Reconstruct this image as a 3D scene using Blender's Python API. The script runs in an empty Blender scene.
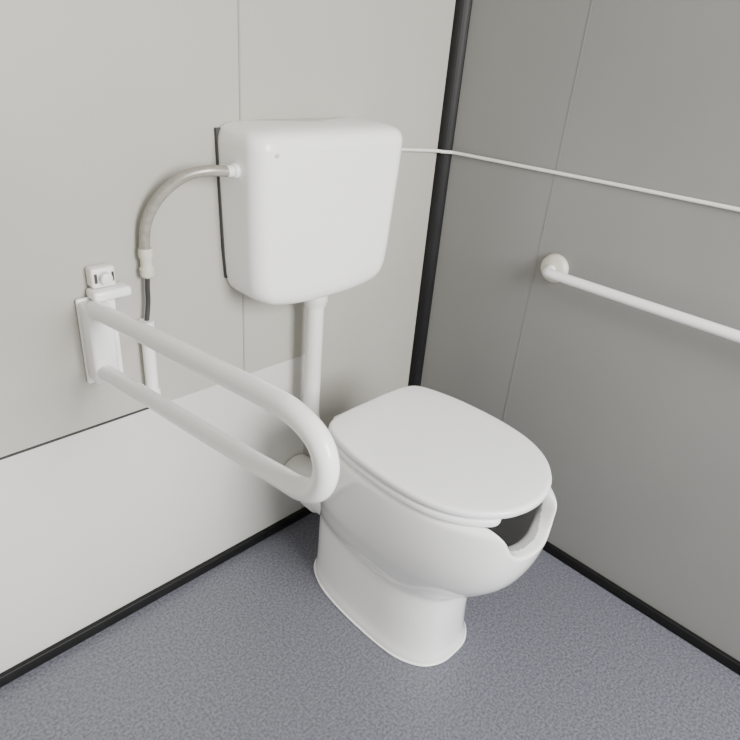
import bpy, bmesh, math
from mathutils import Vector, Matrix
import numpy as np
scene=bpy.context.scene
COL=scene.collection

# ------------------------------------------------------------ materials
def srgb(r,g,b):
    f=lambda c:(c/255/12.92) if c/255<=0.04045 else ((c/255+0.055)/1.055)**2.4
    return (f(r),f(g),f(b),1)
def mat(name,c1,c2=None,scale=8,rough=0.4,bump=0.0,bscale=60,bdist=0.001,spec=0.5,metal=0,coat=0,detail=3):
    m=bpy.data.materials.new(name); m.use_nodes=True
    nt=m.node_tree; b=nt.nodes['Principled BSDF']
    b.inputs['Roughness'].default_value=rough
    b.inputs['Metallic'].default_value=metal
    b.inputs['Specular IOR Level'].default_value=spec
    b.inputs['Coat Weight'].default_value=coat
    b.inputs['Coat Roughness'].default_value=0.08
    tc=nt.nodes.new('ShaderNodeTexCoord')
    n=nt.nodes.new('ShaderNodeTexNoise'); n.inputs['Scale'].default_value=scale; n.inputs['Detail'].default_value=detail
    nt.links.new(tc.outputs['Object'],n.inputs['Vector'])
    cr=nt.nodes.new('ShaderNodeValToRGB')
    cr.color_ramp.elements[0].position=0.35; cr.color_ramp.elements[1].position=0.65
    cr.color_ramp.elements[0].color=c1; cr.color_ramp.elements[1].color=c2 or c1
    nt.links.new(n.outputs['Fac'],cr.inputs['Fac']); nt.links.new(cr.outputs['Color'],b.inputs['Base Color'])
    if bump>0:
        n2=nt.nodes.new('ShaderNodeTexNoise'); n2.inputs['Scale'].default_value=bscale; n2.inputs['Detail'].default_value=2
        nt.links.new(tc.outputs['Object'],n2.inputs['Vector'])
        bp=nt.nodes.new('ShaderNodeBump'); bp.inputs['Strength'].default_value=bump; bp.inputs['Distance'].default_value=bdist
        nt.links.new(n2.outputs['Fac'],bp.inputs['Height']); nt.links.new(bp.outputs['Normal'],b.inputs['Normal'])
    return m
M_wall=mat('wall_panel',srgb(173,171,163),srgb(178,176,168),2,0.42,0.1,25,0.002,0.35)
M_wallr=mat('side_wall_shaded',srgb(133,133,131),srgb(137,137,135),2,0.38,0.1,25,0.002,0.35)  # same panel as the back wall, its weaker light put into a darker grey
M_low=mat('white_panel',srgb(204,203,199),srgb(208,207,203),3,0.35,0.05,20,0.002)
M_floor=mat('vinyl_floor',srgb(88,89,98),srgb(120,121,131),165,0.38,0.6,175,0.002,0.5)
M_black=mat('black_trim',srgb(14,14,15),srgb(20,20,21),20,0.5,spec=0.3)
M_groove=mat('panel_joint',srgb(154,152,145),srgb(158,156,149),20,0.6)
M_groover=mat('side_joint_shaded',srgb(130,130,129),srgb(132,132,131),20,0.5)  # joint tone darkened along with the shaded side wall
M_cer=mat('white_ceramic',srgb(250,250,250),srgb(252,252,252),4,0.12,0,1,0,0.5,0,0.7)
M_inner=mat('shaded_inner_ceramic',srgb(172,172,172),srgb(180,180,180),4,0.3)  # white ceramic greyed: shade inside the bowl put into the colour
M_seat=mat('seat_plastic',srgb(246,246,248),srgb(249,249,250),4,0.22)
M_tank=mat('cistern_plastic',srgb(250,250,248),srgb(252,252,250),4,0.25)
M_pl=mat('white_plastic',srgb(232,232,228),srgb(238,238,234),6,0.35)
M_rail=mat('white_coated_tube',srgb(244,244,244),srgb(247,247,246),6,0.2)
M_hose=mat('grey_hose',srgb(150,146,138),srgb(164,160,152),90,0.33,0.15,260,0.001,0.5,0.3)
M_grey=mat('aged_fitting',srgb(200,197,184),srgb(216,213,201),30,0.35)
M_cable=mat('white_cable',srgb(232,230,222),srgb(238,236,230),30,0.35)
M_dark=mat('dark_rubber_and_shade',srgb(50,50,50),srgb(60,60,60),20,0.5)
M_sil=mat('white_sealant',srgb(244,244,244),srgb(250,250,250),60,0.15,0.4,90,0.002)

# ------------------------------------------------------------ mesh helpers
def mkobj(name,verts,faces,material,smooth=True,parent=None,angle=None):
    me=bpy.data.meshes.new(name); me.from_pydata([tuple(v) for v in verts],[],faces); me.update()
    bm=bmesh.new(); bm.from_mesh(me); bmesh.ops.remove_doubles(bm,verts=bm.verts,dist=1e-6)
    bmesh.ops.recalc_face_normals(bm,faces=bm.faces)
    for f in bm.faces: f.smooth=smooth
    if angle:
        for e in bm.edges:
            if len(e.link_faces)==2 and e.calc_face_angle(0)>angle: e.smooth=False
    bm.to_mesh(me); bm.free()
    me.materials.append(material)
    o=bpy.data.objects.new(name,me); COL.objects.link(o)
    if parent: put(o,parent)
    return o
def put(o,p):
    o.parent=p; o.matrix_parent_inverse=Matrix.Translation(p.location).inverted()
def empty(name,loc,label,cat):
    e=bpy.data.objects.new(name,None); e.location=loc; e.empty_display_size=0.05; COL.objects.link(e)
    e['label']=label; e['category']=cat; return e
def loft(rings,capb=True,capt=True):
    V=[];F=[];n=len(rings[0])
    for r in rings: V+=list(r)
    for i in range(len(rings)-1):
        for j in range(n):
            a=i*n+j;b=i*n+(j+1)%n
            F.append((a,b,b+n,a+n))
    def cap(r0,flip):
        c=sum((Vector(v) for v in rings[r0]),Vector())/n; V.append(c); ci=len(V)-1; s=r0*n
        for j in range(n):
            a,b=s+j,s+(j+1)%n
            F.append((b,a,ci) if flip else (a,b,ci))
    if capb: cap(0,True)
    if capt: cap(len(rings)-1,False)
    return V,F
def box(name,lo,hi,material,bev=0.0,parent=None,seg=3):
    bm=bmesh.new(); bmesh.ops.create_cube(bm,size=1)
    for v in bm.verts:
        v.co=Vector([(lo[i]+hi[i])/2+v.co[i]*(hi[i]-lo[i]) for i in range(3)])
    if bev>0: bmesh.ops.bevel(bm,geom=bm.edges[:],offset=bev,segments=seg,profile=0.5,affect='EDGES')
    me=bpy.data.meshes.new(name); 
    for f in bm.faces: f.smooth=bev>0
    bm.to_mesh(me); bm.free(); me.materials.append(material)
    o=bpy.data.objects.new(name,me); COL.objects.link(o)
    if parent: put(o,parent)
    return o
def crom(pts,n=10,closed=False):
    P=[Vector(p) for p in pts]; out=[]; N=len(P)
    rng=N if closed else N-1
    for i in range(rng):
        if closed: p0,p1,p2,p3=P[(i-1)%N],P[i],P[(i+1)%N],P[(i+2)%N]
        else:
            p1,p2=P[i],P[i+1]; p0=P[i-1] if i>0 else 2*p1-p2; p3=P[i+2] if i+2<N else 2*p2-p1
        for k in range(n):
            t=k/n
            out.append(0.5*((2*p1)+(-p0+p2)*t+(2*p0-5*p1+4*p2-p3)*t*t+(-p0+3*p1-3*p2+p3)*t**3))
    if not closed: out.append(P[-1])
    return out
def tube(name,path,r,material,parent=None,seg=24,radf=None):
    P=[Vector(p) for p in path]; N=len(P); rings=[]
    T=[(P[min(i+1,N-1)]-P[max(i-1,0)]).normalized() for i in range(N)]
    up=Vector((0,0,1)) if abs(T[0].z)<0.9 else Vector((1,0,0))
    nrm=(up-T[0]*up.dot(T[0])).normalized()
    for i in range(N):
        if i>0:
            nrm=T[i-1].rotation_difference(T[i])@nrm
            nrm=(nrm-T[i]*nrm.dot(T[i])).normalized()
        b=T[i].cross(nrm); rr=radf(i/(N-1)) if radf else r
        rings.append([P[i]+(nrm*math.cos(a)+b*math.sin(a))*rr for a in [2*math.pi*k/seg for k in range(seg)]])
    V,F=loft(rings)
    return mkobj(name,V,F,material,True,parent,math.radians(50))
def lathe(name,origin,axis,prof,material,parent=None,seg=32):
    A=Vector(axis).normalized(); up=Vector((0,0,1)) if abs(A.z)<0.9 else Vector((1,0,0))
    n=(up-A*up.dot(A)).normalized(); b=A.cross(n); O=Vector(origin)
    rings=[[O+A*d+(n*math.cos(2*math.pi*k/seg)+b*math.sin(2*math.pi*k/seg))*r for k in range(seg)] for d,r in prof]
    V,F=loft(rings); return mkobj(name,V,F,material,True,parent,math.radians(40))

# ------------------------------------------------------------ room shell
def struct(o,label=None):
    o['kind']='structure'
    if label:o['label']=label
    return o
X0=-2.0; Y0=-2.6; H=2.4
struct(box('floor',(X0-.05,Y0,-0.05),(0.05,0.05,0),M_floor),'blue-grey speckled vinyl floor')
struct(box('wall_back',(X0,0,0),(0.05,0.05,H),M_wall),'light grey sandwich panel wall behind the cistern')
struct(box('wall_right',(0,Y0,0),(0.05,0,H),M_wallr),'sandwich panel wall with a grab bar, darkened for shade')
struct(box('wall_left',(X0-.05,Y0,0),(X0,0.05,H),M_wall),'light grey sandwich panel wall')
struct(box('ceiling',(X0-.05,Y0,H),(0.05,0.05,H+.05),M_wall),'light grey ceiling')
struct(box('trim_1',(X0,-0.0012,0.0),(-0.478,0,0.564),M_low,0.0005),'white lower wall panel')
struct(box('trim_2',(X0,-0.003,0.564),(-0.90,0,0.568),M_dark),'dark joint above the lower wall panel')
struct(box('trim_3',(-0.679,-0.0015,0.57),(-0.675,0,H),M_groove),'thin vertical panel joint')
struct(box('trim_4',(-0.0008,-0.357,0.03),(0,-0.354,H),M_groover),'thin vertical panel joint')
rings=[]
for z in (0,H):
    rr=[Vector((0,0,z))]
    for k in range(9):
        a=math.pi/2*k/8
        rr.append(Vector((-.030*math.cos(a)**1.3,-.030*math.sin(a)**1.3,z)))
    rings.append(rr)
V,F=loft(rings)
struct(mkobj('trim_5',V,F,M_black,False),'black corner strip')
struct(box('baseboard_back',(X0,-0.014,0),(0,0,0.030),M_black,0.003),'black skirting strip')
struct(box('baseboard_right',(-0.014,Y0,0),(0,0,0.030),M_black,0.003),'black skirting strip')

# ------------------------------------------------------------ toilet
CX=-0.508
toilet=empty('toilet',(CX,-0.45,0),'white ceramic accessible toilet with front notch, standing on vinyl floor','toilet')
NP=200
def pring(z,yf,yb,hw,y0,nf=2.2,nb=2.8):
    out=[]
    for k in range(NP):
        a=2*math.pi*k/NP; c,s=math.cos(a),math.sin(a)
        n=nf if s<0 else nb
        x=hw*math.copysign(abs(c)**(2/n),c)
        L=(y0-yf) if s<0 else (yb-y0)
        y=y0+L*math.copysign(abs(s)**(2/n),s)
        out.append(Vector((CX+x,y,z)))
    return out
keys=[ # z, yf, yb, hw, y0, nf
 (0.000,-0.629,-0.165,0.123,-0.45,2.6),
 (0.010,-0.629,-0.165,0.123,-0.45,2.6),
 (0.022,-0.625,-0.165,0.120,-0.45,2.6),
 (0.040,-0.621,-0.165,0.1160,-0.45,2.6),
 (0.080,-0.618,-0.165,0.113,-0.45,2.55),
 (0.130,-0.617,-0.165,0.112,-0.45,2.5),
 (0.190,-0.617,-0.165,0.112,-0.45,2.45),
 (0.215,-0.624,-0.165,0.116,-0.45,2.35),
 (0.245,-0.656,-0.17,0.128,-0.45,2.25),
 (0.290,-0.702,-0.175,0.143,-0.45,2.2),
 (0.335,-0.735,-0.18,0.158,-0.45,2.2),
 (0.390,-0.757,-0.19,0.171,-0.46,2.2),
 (0.450,-0.769,-0.205,0.180,-0.46,2.2),
 (0.500,-0.773,-0.222,0.183,-0.46,2.2),
 (0.514,-0.771,-0.228,0.181,-0.46,2.2),
 (0.521,-0.763,-0.236,0.174,-0.46,2.2)]
kk=crom([Vector(k[:3]) for k in keys],4); k2=crom([Vector(k[3:6]) for k in keys],4)
rings=[pring(a.x,a.y,a.z,b.x,b.y,b.z) for a,b in zip(kk,k2)]
inner=[(0.521,-0.752,-0.29,0.163,-0.48),(0.5165,-0.745,-0.30,0.156,-0.48),(0.505,-0.741,-0.31,0.152,-0.48),(0.48,-0.738,-0.325,0.148,-0.48),(0.45,-0.728,-0.33,0.142,-0.48),
 (0.40,-0.695,-0.34,0.126,-0.48),(0.34,-0.65,-0.36,0.10,-0.48),(0.29,-0.59,-0.39,0.07,-0.48),(0.262,-0.54,-0.42,0.045,-0.48)]
rings+= [pring(*i,2.2,2.2) for i in inner]
V,F=loft(rings)
raw=mkobj('pan_raw',V,F,M_cer)
zb=0.449; r=0.030
left=crom([(-.125,0,.600),(-.112,0,.535),(-.100,0,.517),(-.090,0,.502),(-.082,0,.485),(-.072,0,.466),(-.055,0,.452),(-.035,0,zb)],5)
right=crom([(.030,0,zb),(.048,0,.453),(.061,0,.466),(.068,0,.485),(.072,0,.502),(.078,0,.515),(.088,0,.530),(.100,0,.600)],5)
sec=[(p.x,p.z) for p in left+right]
cr_=[[Vector((CX+x,y,z)) for x,z in sec] for y in (-.86,-.62)]
V,F=loft(cr_)
cut=mkobj('cutter',V,F,M_cer,False)
m=raw.modifiers.new('b','BOOLEAN'); m.object=cut; m.operation='DIFFERENCE'; m.solver='EXACT'
m=raw.modifiers.new('r','REMESH'); m.mode='VOXEL'; m.voxel_size=0.003; m.use_smooth_shade=True
m=raw.modifiers.new('s','SMOOTH'); m.factor=0.5; m.iterations=26
dg=bpy.context.evaluated_depsgraph_get(); dg.update()
me=bpy.data.meshes.new_from_object(raw.evaluated_get(dg)); me.name='pan'
bpy.data.objects.remove(raw); bpy.data.objects.remove(cut)
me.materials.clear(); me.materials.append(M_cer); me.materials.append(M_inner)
for v in me.vertices:
    if v.co.z<0.005: v.co.z=0.0
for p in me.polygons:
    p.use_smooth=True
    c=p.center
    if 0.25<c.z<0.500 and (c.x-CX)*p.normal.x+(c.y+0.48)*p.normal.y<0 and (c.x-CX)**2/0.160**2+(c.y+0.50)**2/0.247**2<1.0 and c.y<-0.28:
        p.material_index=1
pan=bpy.data.objects.new('pan',me); COL.objects.link(pan); put(pan,toilet)
pan['label']='white ceramic pan with notched front rim'
# thin sealant bead round the foot
bead=pring(0.002,-0.627,-0.165,0.121,-0.45,2.6)
NB=len(bead); brs=[]
for i,p in enumerate(bead):
    t=(bead[(i+1)%NB]-bead[i-1]).normalized(); o=Vector((t.y,-t.x,0))
    if o.dot(p-Vector((CX,-.42,0)))<0:o=-o
    rad=0.0042+0.0006*math.sin(i*2*math.pi*9/NB)*math.sin(i*2*math.pi*4/NB+1)
    brs.append([p+o*(rad*0.3)+o*(rad*math.cos(a))+Vector((0,0,rad*0.7*math.sin(a)+rad*0.2)) for a in [2*math.pi*k/10 for k in range(10)]])
V,F=loft(brs,False,False); s0=(NB-1)*10
for j in range(10): F.append((s0+j,s0+(j+1)%10,(j+1)%10,j))
for v in V: v.z=max(0.0,v.z)
sb=mkobj('sealant_bead',V,F,M_sil,True,toilet); sb['label']='thin glossy white sealant line'

half=[(0,-.270),(.06,-.270),(.118,-.276),(.154,-.300),(.176,-.37),(.185,-.45),(.184,-.54),(.170,-.615),(.138,-.675),(.09,-.718),(.045,-.737),(0,-.743)]
pts=[Vector((x,y,0)) for x,y in half]+[Vector((-x,y,0)) for x,y in half[-2:0:-1]]
OUT=crom(pts,8,True)
cen=Vector((0,-0.51,0))
def inset(d):
    N=len(OUT);res=[]
    for i in range(N):
        t=(OUT[(i+1)%N]-OUT[i-1]).normalized(); nrm=Vector((t.y,-t.x,0))
        if nrm.dot(cen-OUT[i])<0:nrm=-nrm
        res.append(OUT[i]+nrm*d)
    return res
def slab(name,prof,material,parent,dome=0.004):
    rings=[]
    for d,z in prof:
        rings.append([Vector((CX+p.x,p.y,z)) for p in inset(d)])
    zt=prof[-1][1]; last=inset(prof[-1][0])
    for s in (0.85,0.65,0.4,0.2,0.05):
        rings.append([Vector((CX+cen.x+(p.x-cen.x)*s,cen.y+(p.y-cen.y)*s,zt+dome*(1-s*s))) for p in last])
    V,F=loft(rings); return mkobj(name,V,F,material,True,parent,math.radians(60))
lid=slab('lid',[(0.010,0.5440),(0.003,0.5443),(0.0,0.5465),(0.0,0.5550),(0.0012,0.5585),(0.004,0.5608),(0.010,0.5617)],M_seat,toilet,0.002)
lid['label']='closed white seat lid'
def horseshoe():
    N=len(OUT)
    outer=inset(0.001); innr=inset(0.058)
    ft=min(range(N),key=lambda i:OUT[i].y)
    order=[(ft+i)%N for i in range(N)]
    order=[i for i in order if not (OUT[i].y<-0.6 and abs(OUT[i].x)<0.098)]
    zb,zt=0.5215,0.5415
    def sec(o,i_,shrink=1.0):
        m=(o+i_)/2; o=m+(o-m)*shrink
        zm=(zb+zt)/2; h=(zt-zb)/2*(0.35+0.65*shrink if shrink<1 else 1)
        L=[]
        for k in range(20):
            a=2*math.pi*k/20; c=math.copysign(abs(math.cos(a))**0.35,math.cos(a)); s=math.copysign(abs(math.sin(a))**0.6,math.sin(a))
            p=m+(o-m)*c
            L.append(Vector((CX+p.x,p.y,zm+h*s)))
        return L
    oo=[outer[i] for i in order]; ii=[innr[i] for i in order]
    def ends(o,i_,dirv):
        res=[]
        for t in (1.0,0.92,0.75,0.5,0.25):
            off=dirv*0.026*t; res.append(sec(o+off,i_+off,math.sqrt(max(0.02,1-t*t))))
        return res
    d0=(oo[0]-oo[1]).normalized(); d1=(oo[-1]-oo[-2]).normalized()
    secs=ends(oo[0],ii[0],d0)+[sec(a,b) for a,b in zip(oo,ii)]+ends(oo[-1],ii[-1],d1)[::-1]
    V,F=loft(secs); return mkobj('seat',V,F,M_seat,True,toilet,math.radians(60))
seat=horseshoe(); seat['label']='open-front white toilet seat'
for i,sx in enumerate((-0.075,0.075)):
    lathe('hinge',(CX+sx-0.02,-0.258,0.533),(1,0,0),[(0,0.006),(0.002,0.010),(0.038,0.010),(0.04,0.006)],M_pl,toilet)
lathe('outlet_connector',(CX,-0.18,0.19),(0,1,0),[(0,0.055),(0.04,0.055),(0.045,0.062),(0.08,0.062),(0.085,0.055),(0.176,0.055)],M_pl,toilet)

# ------------------------------------------------------------ cistern
cis=empty('cistern',(-0.52,0,0.775),'white plastic wall-hung cistern mounted above the toilet','cistern')
def rrect(z,x0,x1,yf,yb,rf,rb=0.006,n=10,bow=0.0):
    pts=[]
    def arc(cx,cy,r,a0,a1):
        for k in range(n+1):
            a=a0+(a1-a0)*k/n; pts.append(Vector((cx+r*math.cos(a),cy+r*math.sin(a),z)))
    arc(x0+rf,yf+rf,rf,math.pi,1.5*math.pi)
    xa,xb=x0+rf,x1-rf
    for k in range(1,24):
        t=k/24; pts.append(Vector((xa+(xb-xa)*t,yf-bow*math.sin(math.pi*t),z)))
    arc(x1-rf,yf+rf,rf,1.5*math.pi,2*math.pi)
    arc(x1-rb,yb-rb,rb,0,math.pi/2)
    arc(x0+rb,yb-rb,rb,math.pi/2,math.pi)
    return pts
yb=-0.001
tk=[(0.773,-.670,-.372,-.088),(0.774,-.688,-.356,-.102),(0.778,-.702,-.343,-.112),(0.788,-.714,-.333,-.121),(0.804,-.721,-.327,-.127),(0.83,-.725,-.323,-.130),(0.88,-.728,-.319,-.132),(0.98,-.732,-.314,-.135),(1.06,-.735,-.310,-.138),(1.1158,-.736,-.308,-.139)]
rings=[]
for z,a,b,yf in tk:
    rr=rrect(z,a,b,yf,yb,0.040,bow=0.004)
    if z<0.86:
        for p in rr:
            u=(p.x+0.52)/0.18; p.z+=0.020*abs(u)**3*max(0,(0.86-z)/0.087)
    rings.append(rr)
V,F=loft(rings); tank=mkobj('tank',V,F,M_tank,True,cis,math.radians(50))
lk=[(1.1159,-.736,-.308,-.139),(1.120,-.736,-.308,-.139),(1.130,-.7352,-.3088,-.138),(1.140,-.732,-.312,-.134),(1.147,-.727,-.317,-.127),(1.152,-.716,-.328,-.115),(1.155,-.70,-.344,-.10),(1.157,-.67,-.37,-.08)]
rings=[rrect(z,a,b,yf,yb,0.040,bow=0.004) for z,a,b,yf in lk]
V,F=loft(rings); l=mkobj('cistern_lid',V,F,M_tank,True,cis,math.radians(50)); l['label']='white cistern lid with rounded edges'
bk=mkobj('back_shade_strip',*loft([[Vector((p.x,p.y,p.z)) for p in rrect(z,a,b,-.008,-.0002,.002,.002)] for z,a,b in ((.83,-.727,-.33),(.90,-.7325,-.33),(1.145,-.7400,-.33))]),M_dark,False,cis)  # dark strip stands in for the shadow line behind the tank
bk['label']='dark strip standing for the shadow between tank and wall'
eb=lathe('fixing_plug',(-.690,-.1405,1.112),(0,-1,0),[(0,.0045),(.0008,.0045),(.0014,.003)],M_grey,cis,16)
eb['label']='tiny beige plug on the tank front'
lathe('inlet_nut',(-0.735,-0.07,1.075),(-1,0,0),[(-0.008,0.012),(-0.008,0.015),(0.010,0.015),(0.012,0.012),(0.024,0.011),(0.024,0.0)],M_pl,cis,12)

# flush pipe
fp=empty('flush_pipe',(-0.515,-0.07,0.38),'white plastic flush pipe running from cistern down to toilet','pipe')
path=crom([(-.515,-.07,.772),(-.515,-.07,.70),(-.515,-.07,.60),(-.515,-.07,.50),(-.515,-.07,.44),(-.515,-.075,.41),(-.515,-.09,.388),(-.515,-.12,.378),(-.515,-.187,.376)],6)
tube('pipe_tube',path,0.0215,M_pl,fp)
lathe('collar',(-.515,-.07,.7725),(0,0,-1),[(0,0.026),(0,0.030),(0.022,0.030),(0.026,0.027),(0.034,0.026)],M_pl,fp,24)

# supply hose with its connector
HY=-.0175
hs=empty('water_supply_hose',(-.925,HY,.57),'grey flexible water hose curving from cistern down the wall','hose')
path=crom([(-.757,-.070,1.075),(-.80,-.064,1.078),(-.845,-.050,1.066),(-.885,-.034,1.030),(-.908,-.022,.985),(-.915,HY,.935),(-.914,HY,.915)],8)
tube('hose',path,0.0105,M_hose,hs)
lathe('connector',(-.914,HY,.932),(0,0,-1),[(0,0.010),(0,0.0135),(0.018,0.014),(0.022,0.0115),(0.037,0.0115),(0.040,0.0145),(0.056,0.0135),(0.060,0.009)],M_grey,hs,12)
tube('thin_hose',crom([(-.914,HY,.875),(-.9165,HY,.85),(-.918,HY,.82),(-.925,HY,.775)],6),0.0048,M_dark,hs)
lathe('lower_pipe',(-.926,HY,.782),(0,0,-1),[(0,0.008),(0,0.0155),(0.02,0.0155),(0.022,0.013),(0.16,0.013),(0.165,0.0163),(0.185,0.0163),(0.19,0.013),(0.207,0.0)],M_pl,hs,24)

# ------------------------------------------------------------ fold-down rail
RX=-1.037
gr=empty('folding_grab_rail',(RX,0,0.65),'white tubular folding grab rail fixed to wall beside toilet','grab rail')
up=[(RX,-.045,.842),(RX,-.20,.862),(RX,-.40,.886),(RX,-.57,.906),(RX,-.635,.908),(RX,-.678,.893),(RX,-.694,.862),(RX,-.685,.826),(RX,-.655,.803),(RX,-.60,.792),(RX,-.40,.763),(RX,-.20,.736),(RX,-.045,.714)]
tube('rail_tube',crom(up,8),0.0165,M_rail,gr,24,lambda t:0.0168-0.0018*max(0,min(1,(t-.6)/.2)))
box('wall_plate',(RX-.018,-.012,.672),(RX+.056,-.0025,.853),M_rail,0.004,gr)
box('hinge_housing',(RX-.018,-.058,.688),(RX+.030,-.010,.850),M_rail,0.008,gr)
box('top_bracket',(RX+.004,-.042,.851),(RX+.078,-.0025,.871),M_rail,0.006,gr)

vv=empty('stop_valve',(-1.01,0,.873),'small white plastic stop valve with dark slots on the wall','valve')
box('valve_body',(-1.028,-.028,.873),(-.982,-.0005,.912),M_pl,0.005,vv)
lathe('valve_knob',(-1.004,-.026,.893),(0,-1,0),[(0,.010),(.002,.012),(.014,.011),(.016,.008)],M_pl,vv,20)
box('valve_slot',(-.990,-.0295,.884),(-.986,-.0275,.902),M_dark,0,vv)
box('valve_slot',(-1.023,-.0295,.884),(-1.018,-.0275,.902),M_dark,0,vv)

# ------------------------------------------------------------ wall grab bar
gb=empty('wall_grab_bar',(0,-.41,.84),'white horizontal grab bar with round flange on grey wall','grab bar')
path=[(-.006,-.4115,.84),(-.03,-.4115,.84)]+crom([(-.04,-.4125,.84),(-.050,-.418,.84),(-.055,-.430,.84),(-.055,-.46,.84)],5)+[(-.055,-.8,.84),(-.055,-1.08,.84)]+crom([(-.055,-1.12,.84),(-.050,-1.132,.84),(-.04,-1.1375,.84)],5)+[(-.006,-1.138,.84)]
tube('bar',path,0.0122,M_rail,gb)
for y in (-.4115,-1.138):
    lathe('flange',(-.0005,y,.84),(-1,0,0),[(0,.037),(.004,.038),(.012,.036),(.017,.030),(.020,.018),(.022,.012)],M_grey,gb)

cable=tube('cable',crom([(-.30,-.010,1.078),(-.2,-.010,1.076),(-.06,-.012,1.066),(-.038,-.022,1.064),(-.022,-.038,1.064),(-.012,-.06,1.064),(-.006,-.2,1.066),(-.005,-.6,1.074),(-.005,-1.2,1.082),(-.005,-1.9,1.09)],6),0.0045,M_cable,None,12)
cable['label']='thin white cable running round the wall corner beside cistern'; cable['category']='cable'

# ------------------------------------------------------------ lights
def area(name,loc,target,size,power,col=(1,1,1),sy=None):
    d=bpy.data.lights.new(name,'AREA'); d.size=size; d.energy=power; d.color=col
    if sy: d.shape='RECTANGLE'; d.size_y=sy
    o=bpy.data.objects.new(name,d); COL.objects.link(o); o.location=loc
    o.rotation_euler=(Vector(target)-Vector(loc)).to_track_quat('-Z','Y').to_euler()
area('door_light',(-0.75,-2.5,1.7),(-0.75,-0.2,0.6),0.8,102,(1,0.99,0.97),1.1)
sd=bpy.data.lights.new('low_fill_spot','SPOT'); sd.energy=90; sd.spot_size=math.radians(40); sd.spot_blend=1.0; sd.shadow_soft_size=0.12  # added spot without a fixture, brightens the lower left wall
so=bpy.data.objects.new('low_fill_spot',sd); COL.objects.link(so); so.location=(-1.55,-1.9,0.75)
so.rotation_euler=(Vector((-1.31,0,0.26))-so.location).to_track_quat('-Z','Y').to_euler()
w=bpy.data.worlds.new('World'); scene.world=w; w.use_nodes=True
w.node_tree.nodes['Background'].inputs['Color'].default_value=(0.97,0.98,1,1)
w.node_tree.nodes['Background'].inputs['Strength'].default_value=1.05

# ------------------------------------------------------------ camera
cd=bpy.data.cameras.new('camera'); cd.sensor_width=36; cd.lens=36*630/740; cd.clip_start=0.02
cam=bpy.data.objects.new('camera',cd); COL.objects.link(cam)
f=Vector((.6477,.5976,-.4695)).normalized(); r=Vector((.7079,-.7045,.0797)); r=(r-f*r.dot(f)).normalized(); u=r.cross(f)
Mx=Matrix((r,u,-f)).transposed().to_4x4(); Mx.translation=Vector((-1.466,-1.148,1.334))
cam.matrix_world=Mx
scene.camera=cam
